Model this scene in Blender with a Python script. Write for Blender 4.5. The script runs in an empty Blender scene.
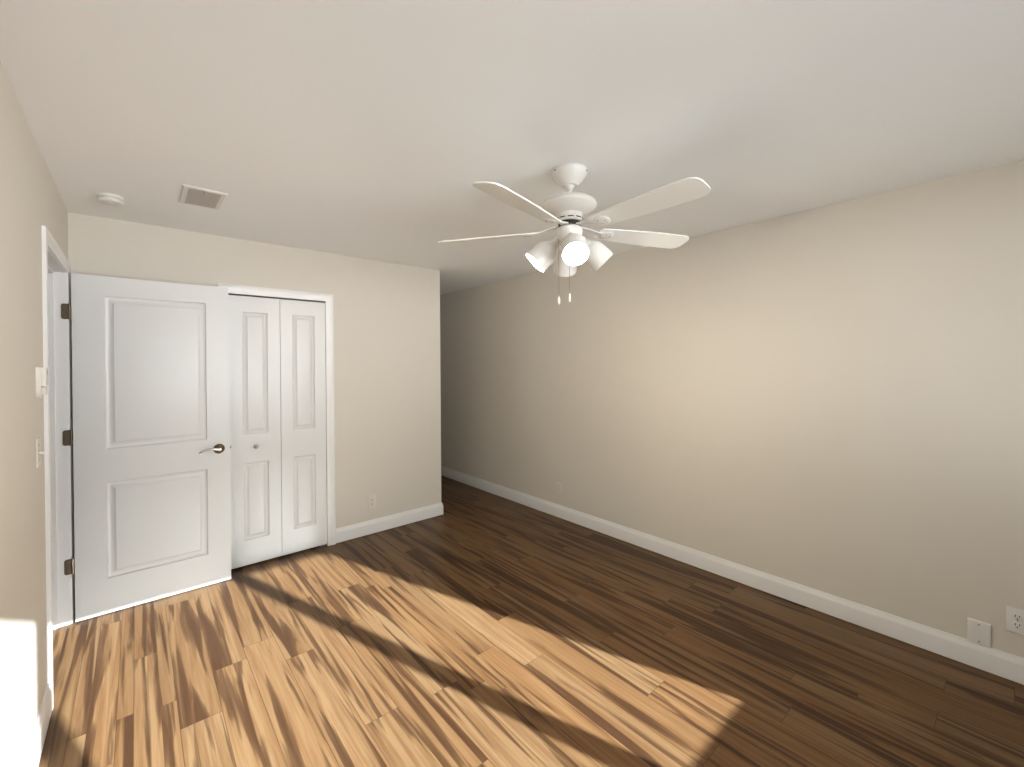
import bpy, bmesh, math, random
from mathutils import Vector, Matrix
PI = math.pi
S = bpy.context.scene
C = S.collection
random.seed(7)

# ------------------------------------------------------------------ camera
F_PX, YAW, PITCH, ROLL, CY, CAM_H = 434.31, 0.7131, 0.0068, -0.0058, 366.31, 1.5107
W_PX, H_PX = 1024, 767
cd = bpy.data.cameras.new('camera')
cd.sensor_fit = 'HORIZONTAL'
cd.sensor_width = 36.0
cd.lens = F_PX / W_PX * 36.0
cd.shift_y = (CY - H_PX / 2) / W_PX
cd.clip_start = 0.02
cam = bpy.data.objects.new('camera', cd)
C.objects.link(cam)
r0 = Vector((math.cos(YAW), -math.sin(YAW), 0))
f0 = Vector((math.sin(YAW), math.cos(YAW), 0))
z0 = Vector((0, 0, 1))
fw = f0 * math.cos(PITCH) - z0 * math.sin(PITCH)
u0 = f0 * math.sin(PITCH) + z0 * math.cos(PITCH)
rt = r0 * math.cos(ROLL) + u0 * math.sin(ROLL)
up = -r0 * math.sin(ROLL) + u0 * math.cos(ROLL)
cam.matrix_world = Matrix(((rt.x, up.x, -fw.x, 0), (rt.y, up.y, -fw.y, 0), (rt.z, up.z, -fw.z, CAM_H), (0, 0, 0, 1)))
S.camera = cam

# ------------------------------------------------------------------ light and exposure
SKY_STRENGTH = 6.4                               # towards the brightest part of the horizon
SKY_DIM = 2.1                                     # elsewhere
ZENITH = 0.15                                     # overhead, and the near ground, relative to the horizon
GROUND_GAIN = 2.0
SKY_AXIS = (0.22, -0.975)
SUN_STRENGTH = 28.0
BULB_STRENGTH = 570.0
EXPOSURE = 0.25
SUN_DIR = Vector((-0.318, 1.0, -0.457))          # the way the sunlight travels

w = bpy.data.worlds.new('sky')
S.world = w
w.use_nodes = True
def build_sky():
    # hazy winter sky: bright along one side of the horizon, dimmer overhead
    nt = w.node_tree; N = nt.nodes; L = nt.links
    bg = N['Background']
    tc = N.new('ShaderNodeTexCoord')
    dot = N.new('ShaderNodeVectorMath'); dot.operation = 'DOT_PRODUCT'
    L.new(tc.outputs['Generated'], dot.inputs[0]); dot.inputs[1].default_value = (*SKY_AXIS, 0.0)
    az = N.new('ShaderNodeMapRange'); az.interpolation_type = 'SMOOTHSTEP'
    L.new(dot.outputs['Value'], az.inputs[0])
    az.inputs[1].default_value = 0.55; az.inputs[2].default_value = 0.99
    az.inputs[3].default_value = SKY_DIM; az.inputs[4].default_value = SKY_STRENGTH
    sp = N.new('ShaderNodeSeparateXYZ'); L.new(tc.outputs['Generated'], sp.inputs[0])
    gr = N.new('ShaderNodeMapRange'); L.new(sp.outputs['Z'], gr.inputs[0])
    gr.inputs[1].default_value = -0.02; gr.inputs[2].default_value = 0.02
    gr.inputs[3].default_value = GROUND_GAIN; gr.inputs[4].default_value = 1.0
    ab = N.new('ShaderNodeMath'); ab.operation = 'ABSOLUTE'; L.new(sp.outputs['Z'], ab.inputs[0])
    hz = N.new('ShaderNodeMapRange'); hz.interpolation_type = 'SMOOTHSTEP'; L.new(ab.outputs[0], hz.inputs[0])
    hz.inputs[1].default_value = 0.12; hz.inputs[2].default_value = 0.52
    hz.inputs[3].default_value = 1.0; hz.inputs[4].default_value = ZENITH
    m0 = N.new('ShaderNodeMath'); m0.operation = 'MULTIPLY'
    L.new(az.outputs[0], m0.inputs[0]); L.new(gr.outputs[0], m0.inputs[1])
    mu = N.new('ShaderNodeMath'); mu.operation = 'MULTIPLY'
    L.new(m0.outputs[0], mu.inputs[0]); L.new(hz.outputs[0], mu.inputs[1])
    mx = N.new('ShaderNodeMix'); mx.data_type = 'RGBA'
    gf = N.new('ShaderNodeMapRange'); L.new(sp.outputs['Z'], gf.inputs[0])
    gf.inputs[1].default_value = -0.02; gf.inputs[2].default_value = 0.02
    L.new(gf.outputs[0], mx.inputs[0])
    mx.inputs[6].default_value = (0.92, 0.96, 1.0, 1); mx.inputs[7].default_value = (0.82, 0.92, 1.0, 1)
    L.new(mx.outputs[2], bg.inputs['Color']); L.new(mu.outputs[0], bg.inputs['Strength'])
build_sky()

sl = bpy.data.lights.new('sun', 'SUN')
sl.energy = SUN_STRENGTH
sl.color = (0.88, 0.97, 1.0)
sl.angle = math.radians(0.6)
sun = bpy.data.objects.new('sun', sl)
sun.rotation_euler = (-SUN_DIR).to_track_quat('Z', 'Y').to_euler()
sun.location = (4, -10, 6)
C.objects.link(sun)

S.view_settings.view_transform = 'Standard'
S.view_settings.look = 'None'
S.view_settings.gamma = 1.0
S.view_settings.use_curve_mapping = False
S.view_settings.exposure = EXPOSURE
S.cycles.use_denoising = True
S.cycles.max_bounces = 14
S.cycles.diffuse_bounces = 8

# ------------------------------------------------------------------ the room's measures (metres)
XL, YB, XR, XE = -0.3054, 3.742, 3.113, 2.2933      # left wall, back wall, right wall, free end of the back wall
H = 2.44
YF = -0.95                                          # wall with the window, behind the camera
BH, BT = 0.119, 0.014                               # baseboard
TH = 0.115                                          # wall thickness
# window opening in the wall behind the camera
WX0, WX1, WZ0, WZ1 = 0.22, 2.64, 0.785, 2.147
# doorway in the left wall
DY0, DY1, DZ = 2.825, 3.610, 2.052
# closet opening in the back wall
KX0, KX1, KZ = 0.507, 1.191, 2.034

# portal: helps the sky light find the window
pl = bpy.data.lights.new('sky_portal', 'AREA')
pl.shape = 'RECTANGLE'; pl.size = WX1 - WX0; pl.size_y = WZ1 - WZ0
pl.cycles.is_portal = True
po = bpy.data.objects.new('sky_portal', pl)
po.location = ((WX0 + WX1) / 2, YF - TH - 0.02, (WZ0 + WZ1) / 2)
po.rotation_euler = (math.radians(90), 0, 0)
C.objects.link(po)

# ------------------------------------------------------------------ materials
def new_mat(name):
    m = bpy.data.materials.new(name); m.use_nodes = True
    nt = m.node_tree
    return m, nt, nt.nodes['Principled BSDF'], nt.nodes['Material Output']

def plain(name, col, rough=0.5, metal=0.0, spec=0.5, bump=None):
    m, nt, b, o = new_mat(name)
    b.inputs['Base Color'].default_value = (*col, 1)
    b.inputs['Roughness'].default_value = rough
    b.inputs['Metallic'].default_value = metal
    b.inputs['Specular IOR Level'].default_value = spec
    tc = nt.nodes.new('ShaderNodeTexCoord')
    n = nt.nodes.new('ShaderNodeTexNoise')
    nt.links.new(tc.outputs['Object'], n.inputs['Vector'])
    sc, st, dist = bump or (30.0, 0.02, 0.0005)
    n.inputs['Scale'].default_value = sc
    n.inputs['Detail'].default_value = 3
    bp = nt.nodes.new('ShaderNodeBump')
    bp.inputs['Strength'].default_value = st
    bp.inputs['Distance'].default_value = dist
    nt.links.new(n.outputs['Fac'], bp.inputs['Height'])
    nt.links.new(bp.outputs['Normal'], b.inputs['Normal'])
    return m

M_WALL = plain('beige_wall_paint', (0.65, 0.608, 0.537), 0.75, spec=0.25, bump=(55, 0.25, 0.002))
M_CEIL = plain('ceiling_paint', (0.89, 0.90, 0.90), 0.85, spec=0.2, bump=(50, 0.2, 0.002))
M_TRIM = plain('white_trim_paint', (0.77, 0.765, 0.755), 0.35, spec=0.5)
M_DOOR = plain('white_door_paint', (0.69, 0.688, 0.68), 0.32, spec=0.5)
M_FANW = plain('white_enamel', (0.76, 0.735, 0.69), 0.35)
M_BLADE = plain('white_blade', (0.85, 0.845, 0.80), 0.45)
M_PLAST = plain('white_plastic', (0.74, 0.73, 0.70), 0.4)
M_PAINTED = plain('painted_plate', (0.68, 0.645, 0.58), 0.5)
M_CREAM = plain('cream_plastic', (0.69, 0.655, 0.59), 0.45)
M_DARK = plain('dark_slot', (0.03, 0.025, 0.02), 0.6)
M_GREY = plain('grey_louvre', (0.42, 0.38, 0.36), 0.5)
M_NICKEL = plain('aged_nickel', (0.17, 0.13, 0.09), 0.28, metal=1.0)
M_CHROME = plain('bright_nickel', (0.72, 0.70, 0.66), 0.2, metal=1.0)
M_STEEL = plain('steel', (0.36, 0.34, 0.32), 0.3, metal=1.0)
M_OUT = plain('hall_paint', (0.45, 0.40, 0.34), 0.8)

def mat_floor():
    m, nt, b, o = new_mat('wood_laminate')
    N = nt.nodes; L = nt.links
    def math_(op, a, c=None, v2=None):
        n = N.new('ShaderNodeMath'); n.operation = op
        for i, x in enumerate((a, c)):
            if x is None: continue
            if isinstance(x, (int, float)): n.inputs[i].default_value = x
            else: L.new(x, n.inputs[i])
        return n.outputs[0]
    def white(dim, *ins):
        n = N.new('ShaderNodeTexWhiteNoise'); n.noise_dimensions = dim
        if dim == '1D': L.new(ins[0], n.inputs['W'])
        else:
            cb = N.new('ShaderNodeCombineXYZ')
            for i, x in enumerate(ins):
                if isinstance(x, (int, float)): cb.inputs[i].default_value = x
                else: L.new(x, cb.inputs[i])
            L.new(cb.outputs[0], n.inputs['Vector'])
        return n
    def mix(fac, a, c, mode='MIX'):
        n = N.new('ShaderNodeMix'); n.data_type = 'RGBA'; n.blend_type = mode
        for sock, x in ((n.inputs[0], fac), (n.inputs[6], a), (n.inputs[7], c)):
            if isinstance(x, (int, float)): sock.default_value = x
            elif isinstance(x, tuple): sock.default_value = (*x, 1)
            else: L.new(x, sock)
        return n.outputs[2]
    def ramp(fac, stops):
        n = N.new('ShaderNodeValToRGB')
        e = n.color_ramp.elements
        e[0].position, e[0].color = stops[0][0], (*stops[0][1], 1)
        e[1].position, e[1].color = stops[-1][0], (*stops[-1][1], 1)
        for p_, c_ in stops[1:-1]:
            k = e.new(p_); k.color = (*c_, 1)
        L.new(fac, n.inputs[0])
        return n.outputs[0]
    tc = N.new('ShaderNodeTexCoord')
    sp = N.new('ShaderNodeSeparateXYZ'); L.new(tc.outputs['Object'], sp.inputs[0])
    X, Y = sp.outputs[0], sp.outputs[1]
    PW, PL = 0.1465, 1.22
    u = math_('DIVIDE', math_('ADD', X, 0.022), PW)
    row = math_('FLOOR', u); fu = math_('FRACT', u)
    rsplit = white('1D', math_('ADD', row, 31.7)).outputs['Value']
    split = math_('GREATER_THAN', rsplit, 0.55)                     # some rows are two narrow strips
    cut = 0.62
    sub = math_('MULTIPLY', split, math_('GREATER_THAN', fu, cut))
    strip = math_('ADD', row, math_('MULTIPLY', sub, 0.37))
    off = white('1D', strip).outputs['Value']
    v = math_('ADD', math_('DIVIDE', Y, PL), off)
    col = math_('FLOOR', v); fv = math_('FRACT', v)
    rnd = white('2D', strip, col)
    rsep = N.new('ShaderNodeSeparateColor'); L.new(rnd.outputs['Color'], rsep.inputs[0])
    R1, R2, R3 = rsep.outputs
    # seams
    du = math_('MULTIPLY', math_('MINIMUM', fu, math_('SUBTRACT', 1.0, fu)), PW)
    dc = math_('MULTIPLY', math_('ABSOLUTE', math_('SUBTRACT', fu, cut)), PW)
    dc = math_('ADD', dc, math_('SUBTRACT', 1.0, split))
    dv = math_('MULTIPLY', math_('MINIMUM', fv, math_('SUBTRACT', 1.0, fv)), PL)
    d = math_('MINIMUM', math_('MINIMUM', du, dc), dv)
    seam = N.new('ShaderNodeMapRange'); L.new(d, seam.inputs[0])
    seam.inputs[1].default_value = 0.0; seam.inputs[2].default_value = 0.0022
    seam.inputs[3].default_value = 0.0; seam.inputs[4].default_value = 1.0
    # per-plank shifted grain coordinates
    def coords(sx, sy, k):
        cb = N.new('ShaderNodeCombineXYZ')
        L.new(math_('ADD', math_('MULTIPLY', X, sx), math_('MULTIPLY', R1, 37.0 * k)), cb.inputs[0])
        L.new(math_('ADD', math_('MULTIPLY', Y, sy), math_('MULTIPLY', R2, 53.0 * k)), cb.inputs[1])
        L.new(math_('MULTIPLY', R3, 19.0), cb.inputs[2])
        return cb.outputs[0]
    def noise(vec, scale, detail, rough, dist):
        n = N.new('ShaderNodeTexNoise'); L.new(vec, n.inputs['Vector'])
        n.inputs['Scale'].default_value = scale; n.inputs['Detail'].default_value = detail
        n.inputs['Roughness'].default_value = rough; n.inputs['Distortion'].default_value = dist
        return n.outputs['Fac']
    big = noise(coords(22, 1.05, 1.0), 1.0, 3.0, 0.5, 0.45)           # dark heartwood flames
    med = noise(coords(42, 1.3, 1.7), 1.0, 4.0, 0.6, 0.6)           # streaks
    fine = noise(coords(210, 7.0, 2.3), 1.0, 3.0, 0.6, 0.0)         # pores
    flame = ramp(math_('ADD', big, math_('MULTIPLY', math_('SUBTRACT', R3, 0.5), 0.05)),
                 [(0.0, (0, 0, 0)), (0.505, (0, 0, 0)), (0.56, (0.75, 0.75, 0.75)), (0.64, (1, 1, 1)), (1.0, (1, 1, 1))])
    streak = ramp(med, [(0.0, (0, 0, 0)), (0.40, (0, 0, 0)), (0.62, (1, 1, 1)), (1.0, (1, 1, 1))])
    light_wood = mix(R2, (0.190, 0.117, 0.059), (0.150, 0.080, 0.034))
    base = mix(math_('MULTIPLY', streak, 0.58), light_wood, (0.088, 0.036, 0.012))
    base = mix(math_('MULTIPLY', flame, 0.88), base, (0.027, 0.010, 0.0045))
    base = mix(math_('MULTIPLY', fine, 0.28), base, (0.06, 0.03, 0.014))
    tone = N.new('ShaderNodeMapRange'); L.new(R1, tone.inputs[0])
    tone.inputs[3].default_value = 0.90; tone.inputs[4].default_value = 1.10
    hsv = N.new('ShaderNodeHueSaturation'); L.new(base, hsv.inputs['Color']); L.new(tone.outputs[0], hsv.inputs['Value'])
    final = mix(seam.outputs[0], (0.05, 0.025, 0.012), hsv.outputs[0])
    L.new(final, b.inputs['Base Color'])
    b.inputs['Roughness'].default_value = 0.36
    b.inputs['Specular IOR Level'].default_value = 0.18
    bp = N.new('ShaderNodeBump'); bp.inputs['Strength'].default_value = 0.25; bp.inputs['Distance'].default_value = 0.001
    L.new(math_('ADD', seam.outputs[0], math_('MULTIPLY', fine, 0.15)), bp.inputs['Height'])
    L.new(bp.outputs['Normal'], b.inputs['Normal'])
    return m
M_FLOOR = mat_floor()

def mat_shade():
    m, nt, b, o = new_mat('frosted_glass')
    N = nt.nodes; L = nt.links
    d = N.new('ShaderNodeBsdfDiffuse'); d.inputs['Color'].default_value = (0.80, 0.775, 0.73, 1)
    t = N.new('ShaderNodeBsdfTranslucent'); t.inputs['Color'].default_value = (0.80, 0.74, 0.66, 1)
    g = N.new('ShaderNodeBsdfGlossy'); g.inputs['Roughness'].default_value = 0.25
    m1 = N.new('ShaderNodeMixShader'); m1.inputs[0].default_value = 0.0032
    m2 = N.new('ShaderNodeMixShader'); m2.inputs[0].default_value = 0.04
    L.new(d.outputs[0], m1.inputs[1]); L.new(t.outputs[0], m1.inputs[2])
    L.new(m1.outputs[0], m2.inputs[1]); L.new(g.outputs[0], m2.inputs[2])
    L.new(m2.outputs[0], o.inputs['Surface'])
    return m
M_SHADE = mat_shade()
def mat_bulb():
    m, nt, b, o = new_mat('lit_bulb')
    b.inputs['Base Color'].default_value = (1, 1, 1, 1)
    b.inputs['Emission Color'].default_value = (1.0, 0.87, 0.68, 1)
    b.inputs['Emission Strength'].default_value = BULB_STRENGTH
    return m
M_BULB = mat_bulb()

# ------------------------------------------------------------------ mesh helpers
def box(bm, x0, x1, y0, y1, z0, z1, bevel=0.0, seg=2, M=None):
    vs = [bm.verts.new((x, y, z)) for x in (x0, x1) for y in (y0, y1) for z in (z0, z1)]
    q = [(0, 1, 3, 2), (4, 6, 7, 5), (0, 4, 5, 1), (2, 3, 7, 6), (0, 2, 6, 4), (1, 5, 7, 3)]
    fs = [bm.faces.new([vs[i] for i in f]) for f in q]
    geom_v = vs
    if bevel > 0:
        es = list({e for f in fs for e in f.edges})
        r = bmesh.ops.bevel(bm, geom=es, offset=bevel, segments=seg, affect='EDGES', profile=0.6)
        geom_v = list({v for f in r['faces'] for v in f.verts} | {v for v in vs if v.is_valid})
    if M is not None:
        bmesh.ops.transform(bm, matrix=M, verts=geom_v)
    return geom_v

def lathe(bm, prof, n=40, M=None, cap=True):
    rings = []
    for r, z in prof:
        if r < 1e-6:
            rings.append([bm.verts.new((0, 0, z))])
        else:
            rings.append([bm.verts.new((r * math.cos(2 * PI * k / n), r * math.sin(2 * PI * k / n), z)) for k in range(n)])
    for a, b in zip(rings[:-1], rings[1:]):
        for k in range(n):
            k2 = (k + 1) % n
            if len(a) == 1 and len(b) == 1: continue
            if len(a) == 1: bm.faces.new((a[0], b[k2], b[k]))
            elif len(b) == 1: bm.faces.new((a[k], a[k2], b[0]))
            else: bm.faces.new((a[k], a[k2], b[k2], b[k]))
    if cap:
        for rg, flip in ((rings[0], False), (rings[-1], True)):
            if len(rg) > 1:
                bm.faces.new(rg if flip else rg[::-1])
    vs = [v for rg in rings for v in rg]
    if M is not None: bmesh.ops.transform(bm, matrix=M, verts=vs)
    return vs

def tube(bm, pts, rad, n=12, cap=True):
    pts = [Vector(p) for p in pts]
    rads = rad if isinstance(rad, (list, tuple)) else [rad] * len(pts)
    rings = []
    prev = None
    for i, p in enumerate(pts):
        t = (pts[min(i + 1, len(pts) - 1)] - pts[max(i - 1, 0)]).normalized()
        a = prev if prev is not None else (Vector((0, 0, 1)) if abs(t.z) < 0.9 else Vector((1, 0, 0)))
        a = (a - t * a.dot(t)).normalized(); b = t.cross(a); prev = a
        rings.append([bm.verts.new(p + (a * math.cos(2 * PI * k / n) + b * math.sin(2 * PI * k / n)) * rads[i]) for k in range(n)])
    for a, b in zip(rings[:-1], rings[1:]):
        for k in range(n):
            k2 = (k + 1) % n
            bm.faces.new((a[k], a[k2], b[k2], b[k]))
    if cap:
        bm.faces.new(rings[0][::-1]); bm.faces.new(rings[-1])
    return [v for r in rings for v in r]

def extrude_profile(bm, prof, P, Q, out, upv=Vector((0, 0, 1)), m0=0.0, m1=0.0):
    """prof: (distance out of the wall, height) pairs, swept from P to Q; m0/m1 miter the ends by the out distance."""
    P, Q, out = Vector(P), Vector(Q), Vector(out)
    t = (Q - P).normalized()
    A = [bm.verts.new(P + out * a + upv * h - t * (m0 * a)) for a, h in prof]
    B = [bm.verts.new(Q + out * a + upv * h + t * (m1 * a)) for a, h in prof]
    n = len(prof)
    for k in range(n):
        k2 = (k + 1) % n
        bm.faces.new((A[k], A[k2], B[k2], B[k]))
    bm.faces.new(A[::-1]); bm.faces.new(B)

def obj(name, bm, mat, parent=None, smooth=35, loc=None):
    bmesh.ops.recalc_face_normals(bm, faces=bm.faces)
    if smooth:
        lim = math.radians(smooth)
        for f in bm.faces: f.smooth = True
        for e in bm.edges:
            if len(e.link_faces) != 2 or e.calc_face_angle(0) > lim: e.smooth = False
    me = bpy.data.meshes.new(name)
    bm.to_mesh(me); bm.free()
    for mm in (mat if isinstance(mat, (list, tuple)) else [mat]): me.materials.append(mm)
    o = bpy.data.objects.new(name, me)
    C.objects.link(o)
    if parent: o.parent = parent
    if loc: o.location = loc
    return o

def tag(o, label, cat, group=None):
    o['label'] = label; o['category'] = cat
    if group: o['group'] = group
    return o

def thing(name, label, cat, loc, rot=(0, 0, 0), group=None):
    o = bpy.data.objects.new(name, None); C.objects.link(o)
    o.empty_display_size = 0.05
    o.location = loc; o.rotation_euler = rot
    return tag(o, label, cat, group)

def struct(o, label=None, cat=None):
    o['kind'] = 'structure'
    if label: o['label'] = label
    if cat: o['category'] = cat
    return o

def boxes(name, mat, lst, parent=None, bevel=0.0):
    bm = bmesh.new()
    for b in lst: box(bm, *b, bevel=bevel)
    return obj(name, bm, mat, parent)

# ------------------------------------------------------------------ shell
XO, YO = -1.6, 6.3
struct(boxes('floor', M_FLOOR, [(XO, XR + TH, YF - TH, YO + TH, -0.06, 0.0)]), 'wood laminate plank floor with dark streaks', 'floor')
struct(boxes('ceiling', M_CEIL, [(XO, XR + TH, YF - TH, YO + TH, H, H + 0.08)]), 'plain off-white ceiling', 'ceiling')
struct(boxes('wall_left', M_WALL, [
    (XL - TH, XL, YF - TH, DY0 - 0.018, 0, H),
    (XL - TH, XL, DY1 + 0.018, 4.6, 0, H),
    (XL - TH, XL, DY0 - 0.018, DY1 + 0.018, DZ + 0.018, H)]), 'beige left wall with the doorway', 'wall')
struct(boxes('wall_right', M_WALL, [(XR, XR + TH, YF - TH, YO, 0, H)]), 'long bare beige wall on the right', 'wall')
struct(boxes('wall_back', M_WALL, [
    (XL, KX0, YB, YB + TH, 0, H),
    (KX1, XE, YB, YB + TH, 0, H),
    (KX0, KX1, YB, YB + TH, KZ, H)]), 'beige wall holding the closet', 'wall')
struct(boxes('wall_passage', M_WALL, [(XE - TH, XE, YB + TH, YO, 0, H)]), 'side wall of the passage behind the closet', 'wall')
struct(boxes('wall_end', M_WALL, [(XE - TH, XR, YO, YO + TH, 0, H)]), 'wall at the far end of the passage', 'wall')
struct(boxes('wall_closet', M_OUT, [(XL, XE - TH, 4.5, 4.6, 0, H)]), 'back of the closet', 'wall')
struct(boxes('wall_outer', M_OUT, [(XO - 0.1, XO, 1.6, 4.6, 0, H), (XO, XL - TH, 1.6, 1.7, 0, H), (XO, XL - TH, 4.5, 4.6, 0, H)]), 'added walls closing off the unseen space beyond the doorway', 'wall')  # unseen, added to keep sky light from leaking in through the doorway
struct(boxes('wall_front', M_WALL, [
    (XL, WX0, YF - TH, YF, 0, H), (WX1, XR, YF - TH, YF, 0, H),
    (WX0, WX1, YF - TH, YF, 0, WZ0), (WX0, WX1, YF - TH, YF, WZ1, H)]), 'beige wall with the window', 'wall')

# window behind the camera: three lights between two posts
win = struct(bpy.data.objects.new('window_1', None), 'three-part window', 'window'); C.objects.link(win)
win.location = ((WX0 + WX1) / 2, YF - 0.06, WZ0)
def wpart(name, b, bevel=0.003):
    bm = bmesh.new()
    box(bm, b[0] - win.location.x, b[1] - win.location.x, b[2] - win.location.y, b[3] - win.location.y, b[4] - WZ0, b[5] - WZ0, bevel=bevel)
    return obj(name, bm, M_TRIM, win)
yw0, yw1 = YF - 0.085, YF - 0.045
for b in ((WX0, WX0 + 0.03, yw0, yw1, WZ0, WZ1), (WX1 - 0.03, WX1, yw0, yw1, WZ0, WZ1),
          (WX0, WX1, yw0, yw1, WZ0, WZ0 + 0.03), (WX0, WX1, yw0, yw1, WZ1 - 0.03, WZ1)):
    wpart('window_frame', b)
for xm in (0.86, 2.015):
    wpart('mullion', (xm - 0.05, xm + 0.05, yw0 + 0.002, yw1 - 0.002, WZ0 + 0.02, WZ1 - 0.02))
wpart('window_sill', (WX0 - 0.03, WX1 + 0.03, YF - 0.04, YF + 0.03, WZ0 - 0.02, WZ0))

# ------------------------------------------------------------------ baseboards
BP = [(0, 0), (BT, 0), (BT, BH - 0.034), (BT * 0.93, BH - 0.028), (BT * 0.6, BH - 0.016), (BT * 0.42, BH - 0.006), (BT * 0.36, BH), (0, BH)]
BZ = 0.006
def baseboard(name, runs, label):
    bm = bmesh.new()
    for P, Q, out, m0, m1 in runs:
        extrude_profile(bm, BP, (P[0], P[1], BZ), (Q[0], Q[1], BZ), (*out, 0), m0=m0, m1=m1)
    return struct(obj(name, bm, M_TRIM), label, 'baseboard')
CW = 0.064                                                           # casing width
baseboard('baseboard_right', [((XR, YF), (XR, YO), (-1, 0), 0, 0)], 'long white baseboard along the right wall')
baseboard('baseboard_back', [((KX1 + CW + 0.001, YB), (XE, YB), (0, -1), 0, 1), ((XE, YB), (XE, YO), (1, 0), 1, 0),
                             ((XL, YB), (KX0 - CW - 0.001, YB), (0, -1), 0, 0)], 'white baseboard on the closet wall turning the corner')
baseboard('baseboard_left', [((XL, YF), (XL, DY0 - CW - 0.007), (1, 0), 0, 0)], 'white baseboard under the switch on the left wall')
baseboard('baseboard_front', [((XL + BT, YF), (XR - BT, YF), (0, 1), 0, 0)], 'white baseboard below the window')

# ------------------------------------------------------------------ casings
def casing_profile(wd, tk):
    # (out of the wall, across) pairs: thick at the outer edge, a step, thin at the inner edge
    return [(0, 0), (tk * 0.62, 0), (tk * 0.72, wd * 0.10), (tk * 0.66, wd * 0.34), (tk * 0.86, wd * 0.46), (tk, wd * 0.60), (tk, wd * 0.92), (tk * 0.85, wd), (0, wd)]
def casing_frame(bm, a0, a1, zt, to_world, wd=CW, tk=0.015, gap=0.006):
    """two legs and a head, mitred, around an opening a0..a1 up to zt; to_world(a, out, z)."""
    pr = casing_profile(wd, tk)
    path = []
    for q, h in pr:
        k = gap + h
        path.append([(a0 - k, q, 0.0), (a0 - k, q, zt + k), (a1 + k, q, zt + k), (a1 + k, q, 0.0)])
    V = [[bm.verts.new(to_world(*p)) for p in row] for row in path]
    n = len(pr)
    for i in range(n):
        j = (i + 1) % n
        for k in range(3):
            bm.faces.new((V[i][k], V[j][k], V[j][k + 1], V[i][k + 1]))
    bm.faces.new([V[i][0] for i in range(n)]); bm.faces.new([V[i][3] for i in range(n)][::-1])

bm = bmesh.new()
casing_frame(bm, DY0, DY1, DZ, lambda a, q, z: (XL + q, a, z), gap=0.004)
# jamb lining with stops
for (y0, y1) in ((DY0 - 0.018, DY0), (DY1, DY1 + 0.018)):
    box(bm, XL - TH, XL, y0, y1, 0, DZ + 0.018)
box(bm, XL - TH, XL, DY0, DY1, DZ, DZ + 0.018)
box(bm, XL - 0.085, XL - 0.050, DY0, DY0 + 0.011, 0, DZ)
box(bm, XL - 0.085, XL - 0.050, DY1 - 0.011, DY1, 0, DZ)
box(bm, XL - 0.085, XL - 0.050, DY0 + 0.011, DY1 - 0.011, DZ - 0.011, DZ)
struct(obj('trim_1', bm, M_TRIM), 'white moulded casing and jamb of the doorway in the left wall', 'door trim')

bm = bmesh.new()
casing_frame(bm, KX0, KX1, KZ, lambda a, q, z: (a, YB - q, z), gap=0.0)
struct(obj('trim_2', bm, M_TRIM), 'white casing around the bifold closet door', 'door trim')

# ------------------------------------------------------------------ panelled doors
def panel_slab(bm, wd, ht, tk, px0, px1, rows, band):
    """slab with its face at y=0 looking to -y, raised panels px0..px1 in each of rows (z0, z1)."""
    loops = [(0.0, 0.0), (0.004, 0.0080), (0.010, 0.0110), (band * 0.40, 0.0125), (band * 0.52, 0.0115), (band * 0.90, 0.0030), (band * 0.96, 0.0012), (band, 0.0010)]
    xs = [0, px0, px1, wd]
    zs = [0]
    for a, b in rows: zs += [a, b]
    zs.append(ht)
    def quad(p): bm.faces.new([bm.verts.new(v) for v in p])
    for i in range(3):
        for j in range(len(zs) - 1):
            x0, x1, a, b = xs[i], xs[i + 1], zs[j], zs[j + 1]
            if i == 1 and j % 2 == 1:
                rings = [[(x0 + o, d, a + o), (x1 - o, d, a + o), (x1 - o, d, b - o), (x0 + o, d, b - o)] for o, d in loops]
                for r, s in zip(rings[:-1], rings[1:]):
                    for k in range(4):
                        quad((r[k], r[(k + 1) % 4], s[(k + 1) % 4], s[k]))
                quad(rings[-1])
            else:
                quad(((x0, 0, a), (x1, 0, a), (x1, 0, b), (x0, 0, b)))
            quad(((x0, tk, a), (x0, tk, b), (x1, tk, b), (x1, tk, a)))
    for j in range(len(zs) - 1):
        a, b = zs[j], zs[j + 1]
        quad(((0, 0, a), (0, 0, b), (0, tk, b), (0, tk, a)))
        quad(((wd, 0, a), (wd, tk, a), (wd, tk, b), (wd, 0, b)))
    for i in range(3):
        x0, x1 = xs[i], xs[i + 1]
        quad(((x0, 0, 0), (x0, tk, 0), (x1, tk, 0), (x1, 0, 0)))
        quad(((x0, 0, ht), (x1, 0, ht), (x1, tk, ht), (x0, tk, ht)))
    bmesh.ops.remove_doubles(bm, verts=bm.verts, dist=1e-5)

# the open door, swung back in front of the closet wall
DX0, DX1, DYF = -0.2835, 0.4926, 3.603
door = thing('door_1', 'white two-panel door standing wide open in front of the closet', 'door', (DX0, DYF, 0.006))
door['kind'] = 'structure'
bm = bmesh.new()
panel_slab(bm, DX1 - DX0, 2.046, 0.035, -0.146 - DX0, 0.361 - DX0, [(0.211, 0.795), (0.997, 1.927)], 0.046)
obj('door_panel', bm, M_DOOR, door, smooth=20)
hx, hz = 0.428 - DX0, 0.926
bm = bmesh.new()
MR = Matrix.Translation((hx, 0, hz)) @ Matrix.Rotation(PI / 2, 4, 'X')
lathe(bm, [(0.0, -0.001), (0.033, -0.001), (0.0335, 0.004), (0.031, 0.008), (0.024, 0.011), (0.016, 0.014), (0.0125, 0.02), (0.0125, 0.044), (0.0, 0.046)], 36, MR)
hd = obj('handle', bm, M_NICKEL, door)
hd['label'] = 'aged nickel rosette'
bm = bmesh.new()
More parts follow.
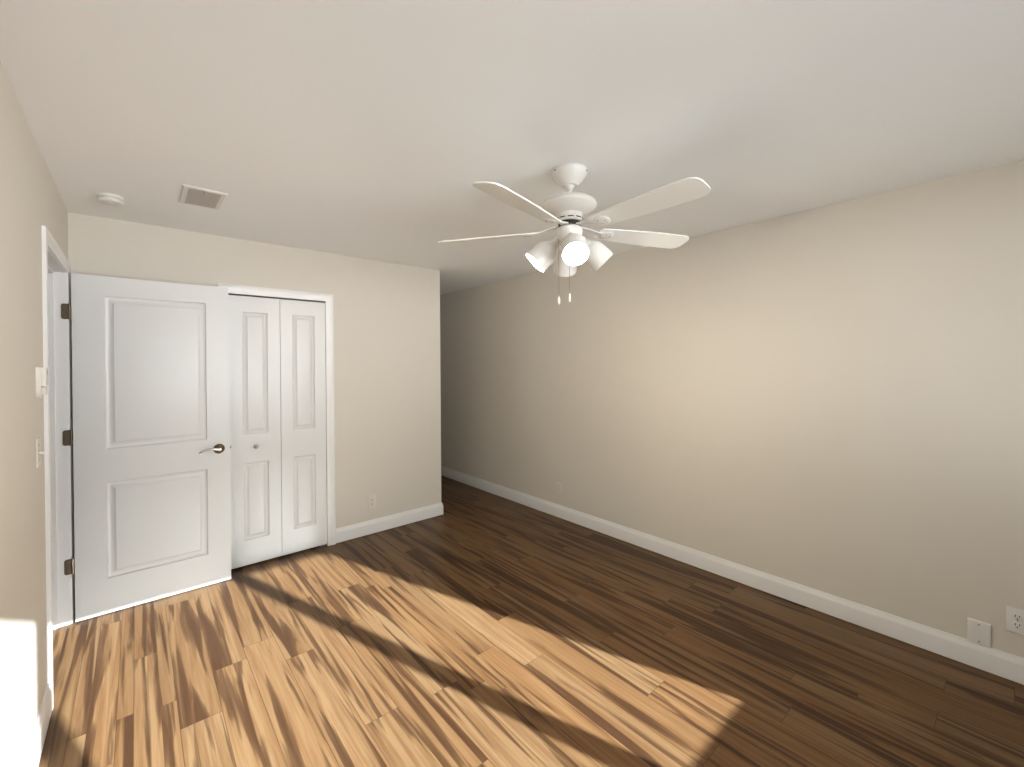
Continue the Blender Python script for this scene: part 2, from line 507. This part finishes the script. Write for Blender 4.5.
pts = [(0.008, -0.048, 0.0), (-0.012, -0.051, 0.003), (-0.035, -0.052, 0.008), (-0.060, -0.051, 0.009), (-0.085, -0.049, 0.004), (-0.106, -0.046, -0.005), (-0.116, -0.043, -0.010)]
tube(bm, [(hx + a, b, hz + c) for a, b, c in pts], [0.0085, 0.0095, 0.0085, 0.0075, 0.0068, 0.006, 0.0035], 14)
lv = obj('lever', bm, M_CHROME, hd)
lv['label'] = 'bright curved lever'
bm = bmesh.new()
box(bm, DX1 - DX0 - 0.0005, DX1 - DX0 + 0.0015, 0.006, 0.029, hz - 0.029, hz + 0.029, bevel=0.0006)
box(bm, DX1 - DX0, DX1 - DX0 + 0.010, 0.011, 0.024, hz - 0.008, hz + 0.008, bevel=0.002)
obj('latch', bm, M_NICKEL, door)
for z in (1.822, 1.085, 0.331):
    bm = bmesh.new()
    # leaf let into the jamb, with rounded outer corners, and the knuckle in the gap
    yj = DY1 - DYF
    n = 6; rr = 0.012; x1_ = XL - DX0 + 0.010; x0_ = XL - DX0 - 0.022
    outl = [(x1_, z - 0.045), (x1_, z + 0.045)]
    outl += [(x0_ + rr - rr * math.sin(PI / 2 * k / n), z + 0.045 - rr + rr * math.cos(PI / 2 * k / n)) for k in range(n + 1)]
    outl += [(x0_ + rr - rr * math.cos(PI / 2 * k / n), z - 0.045 + rr - rr * math.sin(PI / 2 * k / n)) for k in range(n + 1)]
    a = [bm.verts.new((x, yj - 0.0022, zz)) for x, zz in outl]; b = [bm.verts.new((x, yj + 0.0005, zz)) for x, zz in outl]
    bm.faces.new(a); bm.faces.new(b[::-1])
    for k in range(len(outl)):
        k2 = (k + 1) % len(outl); bm.faces.new((a[k], b[k], b[k2], a[k2]))
    lathe(bm, [(0.0, -0.047), (0.006, -0.046), (0.006, 0.046), (0.0, 0.047)], 14, Matrix.Translation((XL - DX0 + 0.0135, yj - 0.001, z)))
    for dz in (-0.028, 0.0, 0.028):
        lathe(bm, [(0.0, 0.0005), (0.0035, 0.0), (0.004, -0.002)], 10, Matrix.Translation((XL - DX0 - 0.008, yj - 0.0035, z + dz)) @ Matrix.Rotation(PI / 2, 4, 'X'))
    obj('hinge', bm, M_NICKEL, door)

# the bifold closet door: two leaves
bif = thing('door_2', 'white bifold closet door of two narrow panelled leaves', 'closet door', (KX0, YB, 0.016))
bif['kind'] = 'structure'
LW = 0.3385
for k, x0 in enumerate((0.003, 0.003 + LW + 0.003)):
    bm = bmesh.new()
    panel_slab(bm, LW, 2.006, 0.030, LW / 2 - 0.084, LW / 2 + 0.084, [(0.186, 0.762), (0.976, 1.889)], 0.036)
    lf = obj('door_leaf', bm, M_DOOR, bif, smooth=20, loc=(x0, 0.002, 0))
    if k == 0:
        bm = bmesh.new()
        lathe(bm, [(0.0, 0.0), (0.010, 0.0), (0.008, 0.004), (0.006, 0.010), (0.009, 0.015), (0.0145, 0.019), (0.0150, 0.024), (0.011, 0.028), (0.0, 0.030)], 28,
              Matrix.Translation((0.166, 0.0, 0.880)) @ Matrix.Rotation(PI / 2, 4, 'X'))
        kb = obj('knob', bm, M_STEEL, lf); kb['label'] = 'small round steel knob'
bm = bmesh.new()
box(bm, KX1 - KX0 - 0.055, KX1 - KX0 - 0.004, 0.004, 0.028, -0.015, -0.011, bevel=0.001)
box(bm, KX1 - KX0 - 0.007, KX1 - KX0 - 0.004, 0.004, 0.028, -0.015, 0.000, bevel=0.0008)
lathe(bm, [(0.0, -0.012), (0.005, -0.012), (0.005, 0.002), (0.0, 0.002)], 12, Matrix.Translation((KX1 - KX0 - 0.025, 0.016, 0)))
obj('pivot_bracket', bm, M_STEEL, bif)

# ------------------------------------------------------------------ ceiling fan
FX, FY = 1.592, 1.409
fan = thing('ceiling_fan', 'white five-blade ceiling fan with four glass lamp shades hanging from the ceiling', 'ceiling fan', (FX, FY, H))
def fz(z): return z - H
def fpart(name, prof, mat, n=48, parent=fan):
    bm = bmesh.new(); lathe(bm, [(r, fz(z)) for r, z in prof], n)
    return obj(name, bm, mat, parent)
can = fpart('canopy', [(0.0, 2.439), (0.086, 2.439), (0.0885, 2.434), (0.088, 2.428), (0.080, 2.412), (0.066, 2.393), (0.052, 2.379), (0.043, 2.372), (0.040, 2.366), (0.034, 2.364), (0.0, 2.366)], M_FANW)
fpart('downrod', [(0.0, 2.372), (0.026, 2.371), (0.025, 2.362), (0.016, 2.351), (0.0135, 2.343), (0.0135, 2.318), (0.022, 2.310), (0.026, 2.302), (0.0, 2.299)], M_FANW, 28)
motor = fpart('motor_housing', [(0.0, 2.312), (0.030, 2.312), (0.070, 2.308), (0.104, 2.299), (0.124, 2.286), (0.131, 2.273), (0.130, 2.265), (0.118, 2.254), (0.094, 2.241), (0.074, 2.233),
                        (0.064, 2.229), (0.063, 2.193), (0.060, 2.190), (0.0, 2.190)], M_FANW, 56)
for k in range(10):
    a = 2 * PI * (k + 0.3) / 10
    bm = bmesh.new()
    box(bm, 0.0, 0.0016, -0.0145, 0.0145, -0.0022, 0.0022, M=Matrix.Translation((0, 0, fz(2.203))) @ Matrix.Rotation(a, 4, 'Z') @ Matrix.Translation((0.0628, 0, 0)))
    obj('vent_slot', bm, M_DARK, motor)
for k in range(3):
    a = 2 * PI * k / 3 + 0.9
    bm = bmesh.new()
    lathe(bm, [(0.0, 0.003), (0.003, 0.003), (0.004, 0.0)], 10, Matrix.Rotation(a, 4, 'Z') @ Matrix.Translation((0.087, 0, fz(2.424))) @ Matrix.Rotation(PI / 2, 4, 'Y'))
    obj('screw', bm, M_DARK, can)
fpart('flywheel', [(0.0, 2.190), (0.050, 2.190), (0.050, 2.184), (0.054, 2.182), (0.055, 2.178), (0.055, 2.171), (0.052, 2.169), (0.0, 2.169)], M_DARK)  # dark colour stands in for the shaded gap between motor and light kit
kit = fpart('switch_housing', [(0.0, 2.170), (0.048, 2.170), (0.050, 2.166), (0.060, 2.161), (0.062, 2.154), (0.060, 2.130), (0.058, 2.112), (0.052, 2.098), (0.040, 2.088), (0.022, 2.080), (0.008, 2.076), (0.0, 2.075)], M_FANW)

PHASE = math.radians(-165.3)
def blade_outline():
    L0, L1 = 0.165, 0.686
    pts = []
    top = []
    for k in range(25):
        t = k / 24
        x = L0 + (L1 - 0.055 - L0) * t
        hw = 0.047 + 0.020 * math.sin(min(1, t * 1.15) * PI / 2)
        top.append((x, hw))
    hw = top[-1][1]
    for k in range(1, 13):
        a = PI / 2 * k / 12
        top.append((L1 - 0.055 + 0.055 * math.sin(a) , hw * (math.cos(a) ** 0.55 if k < 12 else 0.0)))
    root = [(L0 - 0.012, 0.030), (L0 - 0.006, 0.042)]
    up_ = root + top
    dn = [(x, -y) for x, y in up_[::-1] if y > 1e-6]
    return up_ + dn
for k in range(5):
    a = PHASE + k * 2 * PI / 5
    bm = bmesh.new()
    ol = blade_outline()
    up_ = [bm.verts.new((x, y, 0.003)) for x, y in ol]; dn = [bm.verts.new((x, y, -0.003)) for x, y in ol]
    bm.faces.new(up_); bm.faces.new(dn[::-1])
    for i in range(len(ol)):
        j = (i + 1) % len(ol); bm.faces.new((up_[i], dn[i], dn[j], up_[j]))
    bl = obj('blade', bm, M_BLADE, fan)
    pitch = math.radians(-13)
    bl.matrix_local = Matrix.Rotation(a, 4, 'Z') @ Matrix.Translation((0, 0, fz(2.152))) @ Matrix.Rotation(pitch, 4, 'X')
    # blade iron: arm rising to the flywheel, round medallion under the blade root, screws
    bm = bmesh.new()
    lathe(bm, [(0.0, -0.010), (0.024, -0.010), (0.034, -0.008), (0.038, -0.0045), (0.037, -0.0028), (0.0, -0.0028)], 32, Matrix.Translation((0.205, 0, 0)))
    n = 9
    secs = []
    for q in range(n):
        t = q / (n - 1)
        x = 0.058 + (0.205 - 0.058) * t
        z = 0.018 - 0.025 * (t * t * (3 - 2 * t))
        hw = 0.020 - 0.010 * math.sin(t * PI) + 0.006 * t
        roll = -pitch * (1 - t)
        row = []
        for (yy, zz) in ((-hw, -0.003), (hw, -0.003), (hw, 0.003), (-hw, 0.003)):
            row.append(bm.verts.new((x, yy * math.cos(roll) - zz * math.sin(roll), z + yy * math.sin(roll) + zz * math.cos(roll))))
        secs.append(row)
    for s, t_ in zip(secs[:-1], secs[1:]):
        for q in range(4):
            bm.faces.new((s[q], s[(q + 1) % 4], t_[(q + 1) % 4], t_[q]))
    bm.faces.new(secs[0]); bm.faces.new(secs[-1][::-1])
    br = obj('blade_bracket', bm, M_FANW, bl)
    for (sx, sy) in ((0.222, 0.0), (0.196, 0.017), (0.196, -0.017)):
        bm = bmesh.new()
        lathe(bm, [(0.0, -0.0125), (0.003, -0.012), (0.004, -0.009)], 10, Matrix.Translation((sx, sy, 0)))
        obj('bracket_screw', bm, M_STEEL, br)

# four lamps at right angles, tilted 45 degrees
to_cam = math.atan2(-FY, -FX)
shade_prof = [(0.029, 0.000), (0.036, 0.004), (0.046, 0.014), (0.0535, 0.028), (0.0575, 0.048), (0.0595, 0.075), (0.0605, 0.100), (0.0610, 0.116)]
for k in range(4):
    az = to_cam + math.radians(9) + k * PI / 2
    ax = Vector((math.cos(az) * math.cos(PI / 4), math.sin(az) * math.cos(PI / 4), -math.sin(PI / 4)))
    op = Vector((math.cos(az) * 0.168, math.sin(az) * 0.168, fz(1.996)))
    base = op - ax * 0.116
    Rm = Matrix.Translation(base) @ ax.to_track_quat('Z', 'Y').to_matrix().to_4x4()
    bm = bmesh.new()
    lathe(bm, [(0.0, -0.030), (0.018, -0.029), (0.024, -0.022), (0.030, -0.006), (0.0345, 0.0), (0.0345, 0.010), (0.029, 0.012), (0.0, 0.010)], 32, Rm)
    dir_h = Vector((math.cos(az), math.sin(az), 0))
    tube(bm, [dir_h * 0.045 + Vector((0, 0, fz(2.118))), dir_h * 0.064 + Vector((0, 0, fz(2.114))), base - ax * 0.020], [0.012, 0.013, 0.015], 14)
    obj('lamp_arm', bm, M_FANW, fan)
    bm = bmesh.new()
    inner = [(r - 0.0032, z) for r, z in shade_prof]
    prof = shade_prof + [(0.0595, 0.1175)] + inner[::-1]
    lathe(bm, prof + [prof[0]], 48, None, cap=False)
    bmesh.ops.remove_doubles(bm, verts=bm.verts, dist=1e-5)
    sh = obj('lamp_shade', bm, M_SHADE, fan)
    sh.matrix_local = Rm
    bm = bmesh.new()
    lathe(bm, [(0.0, 0.008), (0.0135, 0.010), (0.0138, 0.034), (0.017, 0.042), (0.024, 0.052), (0.0295, 0.064), (0.0312, 0.075), (0.0295, 0.086), (0.024, 0.096), (0.014, 0.103), (0.0, 0.1055)], 32)
    bb = obj('bulb', bm, M_BULB, sh)
    bb['label'] = 'glowing white bulb'

# pull chains
rv = Vector((math.cos(YAW), -math.sin(YAW), 0)); fv = Vector((math.sin(YAW), math.cos(YAW), 0))
for lat, fwd_, zb in ((-0.056, -0.030, 1.790), (-0.008, -0.050, 1.800)):
    p = rv * lat + fv * fwd_
    bm = bmesh.new()
    zt = 2.10
    z = zt
    tube(bm, [p + Vector((0, 0, fz(zt))), p + Vector((0, 0, fz(zb + 0.04)))], 0.0009, 6)
    while z > zb + 0.042:
        bmesh.ops.create_icosphere(bm, subdivisions=1, radius=0.0017, matrix=Matrix.Translation(p + Vector((0, 0, fz(z)))))
        z -= 0.006
    ch = obj('pull_chain', bm, M_STEEL, fan)
    bm = bmesh.new()
    lathe(bm, [(0.0, 0.042), (0.002, 0.041), (0.0042, 0.034), (0.0055, 0.024), (0.0058, 0.008), (0.0045, 0.001), (0.0, 0.0)], 16, Matrix.Translation(p + Vector((0, 0, fz(zb)))))
    fo = obj('pull_fob', bm, M_PLAST, ch); fo['label'] = 'white fob'

# ------------------------------------------------------------------ ceiling vent and smoke alarm
vx0, vx1, vy0, vy1 = 0.188, 0.384, 2.790, 3.100
vent = thing('ceiling_vent', 'rectangular ceiling air vent with grey louvres in a white frame', 'vent', ((vx0 + vx1) / 2, (vy0 + vy1) / 2, H))
a, b = (vx1 - vx0) / 2, (vy1 - vy0) / 2
bm = bmesh.new()
fwid = 0.027
loops_ = [(0.0, 0.0), (0.0, -0.003), (0.006, -0.008), (fwid - 0.003, -0.008), (fwid, -0.006), (fwid, 0.0)]
rings = [[bm.verts.new((sx * (a - o), sy * (b - o), d)) for sx, sy in ((-1, -1), (1, -1), (1, 1), (-1, 1))] for o, d in loops_]
for r, s in zip(rings, rings[1:] + rings[:1]):
    for k in range(4): bm.faces.new((r[k], r[(k + 1) % 4], s[(k + 1) % 4], s[k]))
obj('vent_frame', bm, M_PLAST, vent)
bm = bmesh.new()
ns = 17
for k in range(ns):
    y = -(b - fwid) + (2 * (b - fwid)) * (k + 0.5) / ns
    box(bm, -(a - fwid), a - fwid, -0.0085, 0.0085, -0.0008, 0.0008, M=Matrix.Translation((0, y, -0.0055)) @ Matrix.Rotation(math.radians(-24), 4, 'X'))
lv_ = obj('louvre', bm, M_GREY, vent); lv_['label'] = 'grey louvres'
bm = bmesh.new(); box(bm, -(a - fwid), a - fwid, -(b - fwid), b - fwid, -0.0006, 0.0)
obj('backing', bm, M_DARK, vent)
bm = bmesh.new(); box(bm, -0.003, 0.003, -b + fwid - 0.006, -b + fwid + 0.012, -0.018, -0.007, bevel=0.001)
obj('damper_lever', bm, M_GREY, vent)

smoke = thing('smoke_detector', 'round white smoke alarm on the ceiling near the left wall', 'smoke alarm', (-0.097, 3.245, H))
bm = bmesh.new()
lathe(bm, [(0.0, 0.0), (0.056, 0.0), (0.057, -0.004), (0.056, -0.012), (0.050, -0.015), (0.0, -0.015)], 48)
obj('mounting_base', bm, M_PLAST, smoke)
bm = bmesh.new()
lathe(bm, [(0.0, -0.015), (0.046, -0.015), (0.0535, -0.022), (0.0545, -0.030), (0.050, -0.037), (0.040, -0.039), (0.024, -0.038), (0.022, -0.036), (0.012, -0.036), (0.010, -0.040), (0.0, -0.0405)], 48)
obj('cover', bm, M_PLAST, smoke)

# ------------------------------------------------------------------ plates on the walls (local: x across, y out of the wall = -y, z up)
def plate_bm(wd, ht, tk):
    bm = bmesh.new()
    box(bm, -wd / 2, wd / 2, -tk, 0.0, -ht / 2, ht / 2, bevel=min(0.003, tk * 0.45), seg=3)
    return bm
def screws(pts, y, mat, parent, r=0.0034):
    for x, z in pts:
        bm = bmesh.new()
        lathe(bm, [(0.0, 0.0016), (r * 0.75, 0.0014), (r, 0.0), (r, -0.001)], 12, Matrix.Translation((x, y, z)) @ Matrix.Rotation(PI / 2, 4, 'X'))
        obj('screw', bm, mat, parent)
RZ_RIGHT = -PI / 2      # faces -X
RZ_LEFT = PI / 2        # faces +X

def duplex(name, label, loc, rz, mat, decor=False):
    t = thing(name, label, 'outlet', loc, (0, 0, rz), None)
    obj('cover_plate', plate_bm(0.071, 0.115, 0.0055), mat, t)
    if decor:
        bm = bmesh.new(); box(bm, -0.0165, 0.0165, -0.0085, -0.004, -0.033, 0.033, bevel=0.0015)
        ins = obj('receptacle', bm, mat, t)
        sockets = [(ins, 0.0185), (ins, -0.0185)]
    else:
        sockets = []
        for s in (-1, 1):
            bm = bmesh.new()
            lathe(bm, [(0.0, 0.0085), (0.0150, 0.0085), (0.0172, 0.0070), (0.0175, 0.003)], 28, Matrix.Translation((0, 0, s * 0.0195)) @ Matrix.Rotation(PI / 2, 4, 'X'))
            sockets.append((obj('receptacle', bm, mat, t), s * 0.0195))
        screws([(0, 0)], -0.0055, M_STEEL, t)
    yf = -0.0085
    for ins, cz in sockets:
        for x0, x1, za, zb in ((-0.0078, -0.0048, -0.001, 0.0085), (0.0048, 0.0078, 0.0, 0.0080)):
            bm = bmesh.new()
            box(bm, x0, x1, yf - 0.0006, yf + 0.001, cz + za, cz + zb)
            obj('slot', bm, M_DARK, ins)
        bm = bmesh.new()
        lathe(bm, [(0.0, 0.0006), (0.0030, 0.0006), (0.0030, -0.001)], 12, Matrix.Translation((0, yf, cz - 0.0085)) @ Matrix.Rotation(PI / 2, 4, 'X'))
        obj('slot', bm, M_DARK, ins)
    return t
duplex('wall_outlet', 'two-socket wall outlet at the right edge beside the blank plate', (XR, -0.012, 0.291), RZ_RIGHT, M_PLAST)
duplex('wall_outlet', 'small beige outlet low on the long right wall toward the passage', (XR, 2.905, 0.292), RZ_RIGHT, M_PAINTED, decor=True)
duplex('wall_outlet', 'small painted-over outlet between the closet and the wall corner', (1.578, YB, 0.285), 0.0, M_PAINTED, decor=True)

t = thing('blank_plate', 'white blank cover plate with two screws just above the right baseboard', 'wall plate', (XR, 0.111, 0.1795), (0, 0, RZ_RIGHT))
obj('cover_plate', plate_bm(0.080, 0.113, 0.012), M_PLAST, t)
screws([(0, 0.041), (0, -0.041)], -0.012, M_NICKEL, t)

t = thing('light_switch', 'white toggle light switch below the thermostat beside the doorway', 'light switch', (XL, 2.575, 1.163), (0, 0, RZ_LEFT))
obj('cover_plate', plate_bm(0.072, 0.118, 0.006), M_CREAM, t)
bm = bmesh.new()
box(bm, -0.0055, 0.0055, -0.006, -0.0055, -0.013, 0.013)
box(bm, -0.0045, 0.0045, -0.021, 0.0, -0.005, 0.005, bevel=0.0012, M=Matrix.Translation((0, -0.004, 0)) @ Matrix.Rotation(math.radians(18), 4, 'X'))
obj('toggle', bm, M_CREAM, t)
screws([(0, 0.030), (0, -0.030)], -0.006, M_STEEL, t)

t = thing('thermostat', 'white wall control with rounded lower end beside the doorway, above the light switch', 'thermostat', (XL, 2.60, 1.443), (0, 0, RZ_LEFT))
bm = bmesh.new()
wd, ht, dp = 0.074, 0.128, 0.014
ol = [(-wd / 2, ht / 2), (-wd / 2, -ht / 2 + 0.03)]
ol += [(-wd / 2 * math.cos(PI * k / 16), -ht / 2 + 0.03 - 0.03 * math.sin(PI * k / 16)) for k in range(1, 16)]
ol += [(wd / 2, -ht / 2 + 0.03), (wd / 2, ht / 2)]
A = [bm.verts.new((x, 0, z)) for x, z in ol]; B = [bm.verts.new((x * 0.96, -dp, z * 0.98)) for x, z in ol]
bm.faces.new(A); bm.faces.new(B[::-1])
for k in range(len(ol)):
    k2 = (k + 1) % len(ol); bm.faces.new((A[k], A[k2], B[k2], B[k]))
obj('cradle', bm, M_CREAM, t)
bm = bmesh.new()
box(bm, -0.023, 0.023, -0.028, -0.010, -0.014, 0.062, bevel=0.004, seg=3)
obj('control_body', bm, M_CREAM, t)
bm = bmesh.new()
box(bm, -0.030, 0.030, -0.026, -0.012, -0.050, -0.018, bevel=0.006, seg=3)
obj('lower_cover', bm, M_CREAM, t)
bm = bmesh.new(); box(bm, -0.012, 0.012, -0.0290, -0.0275, 0.030, 0.050, bevel=0.0006)
obj('button', bm, M_GREY, t)
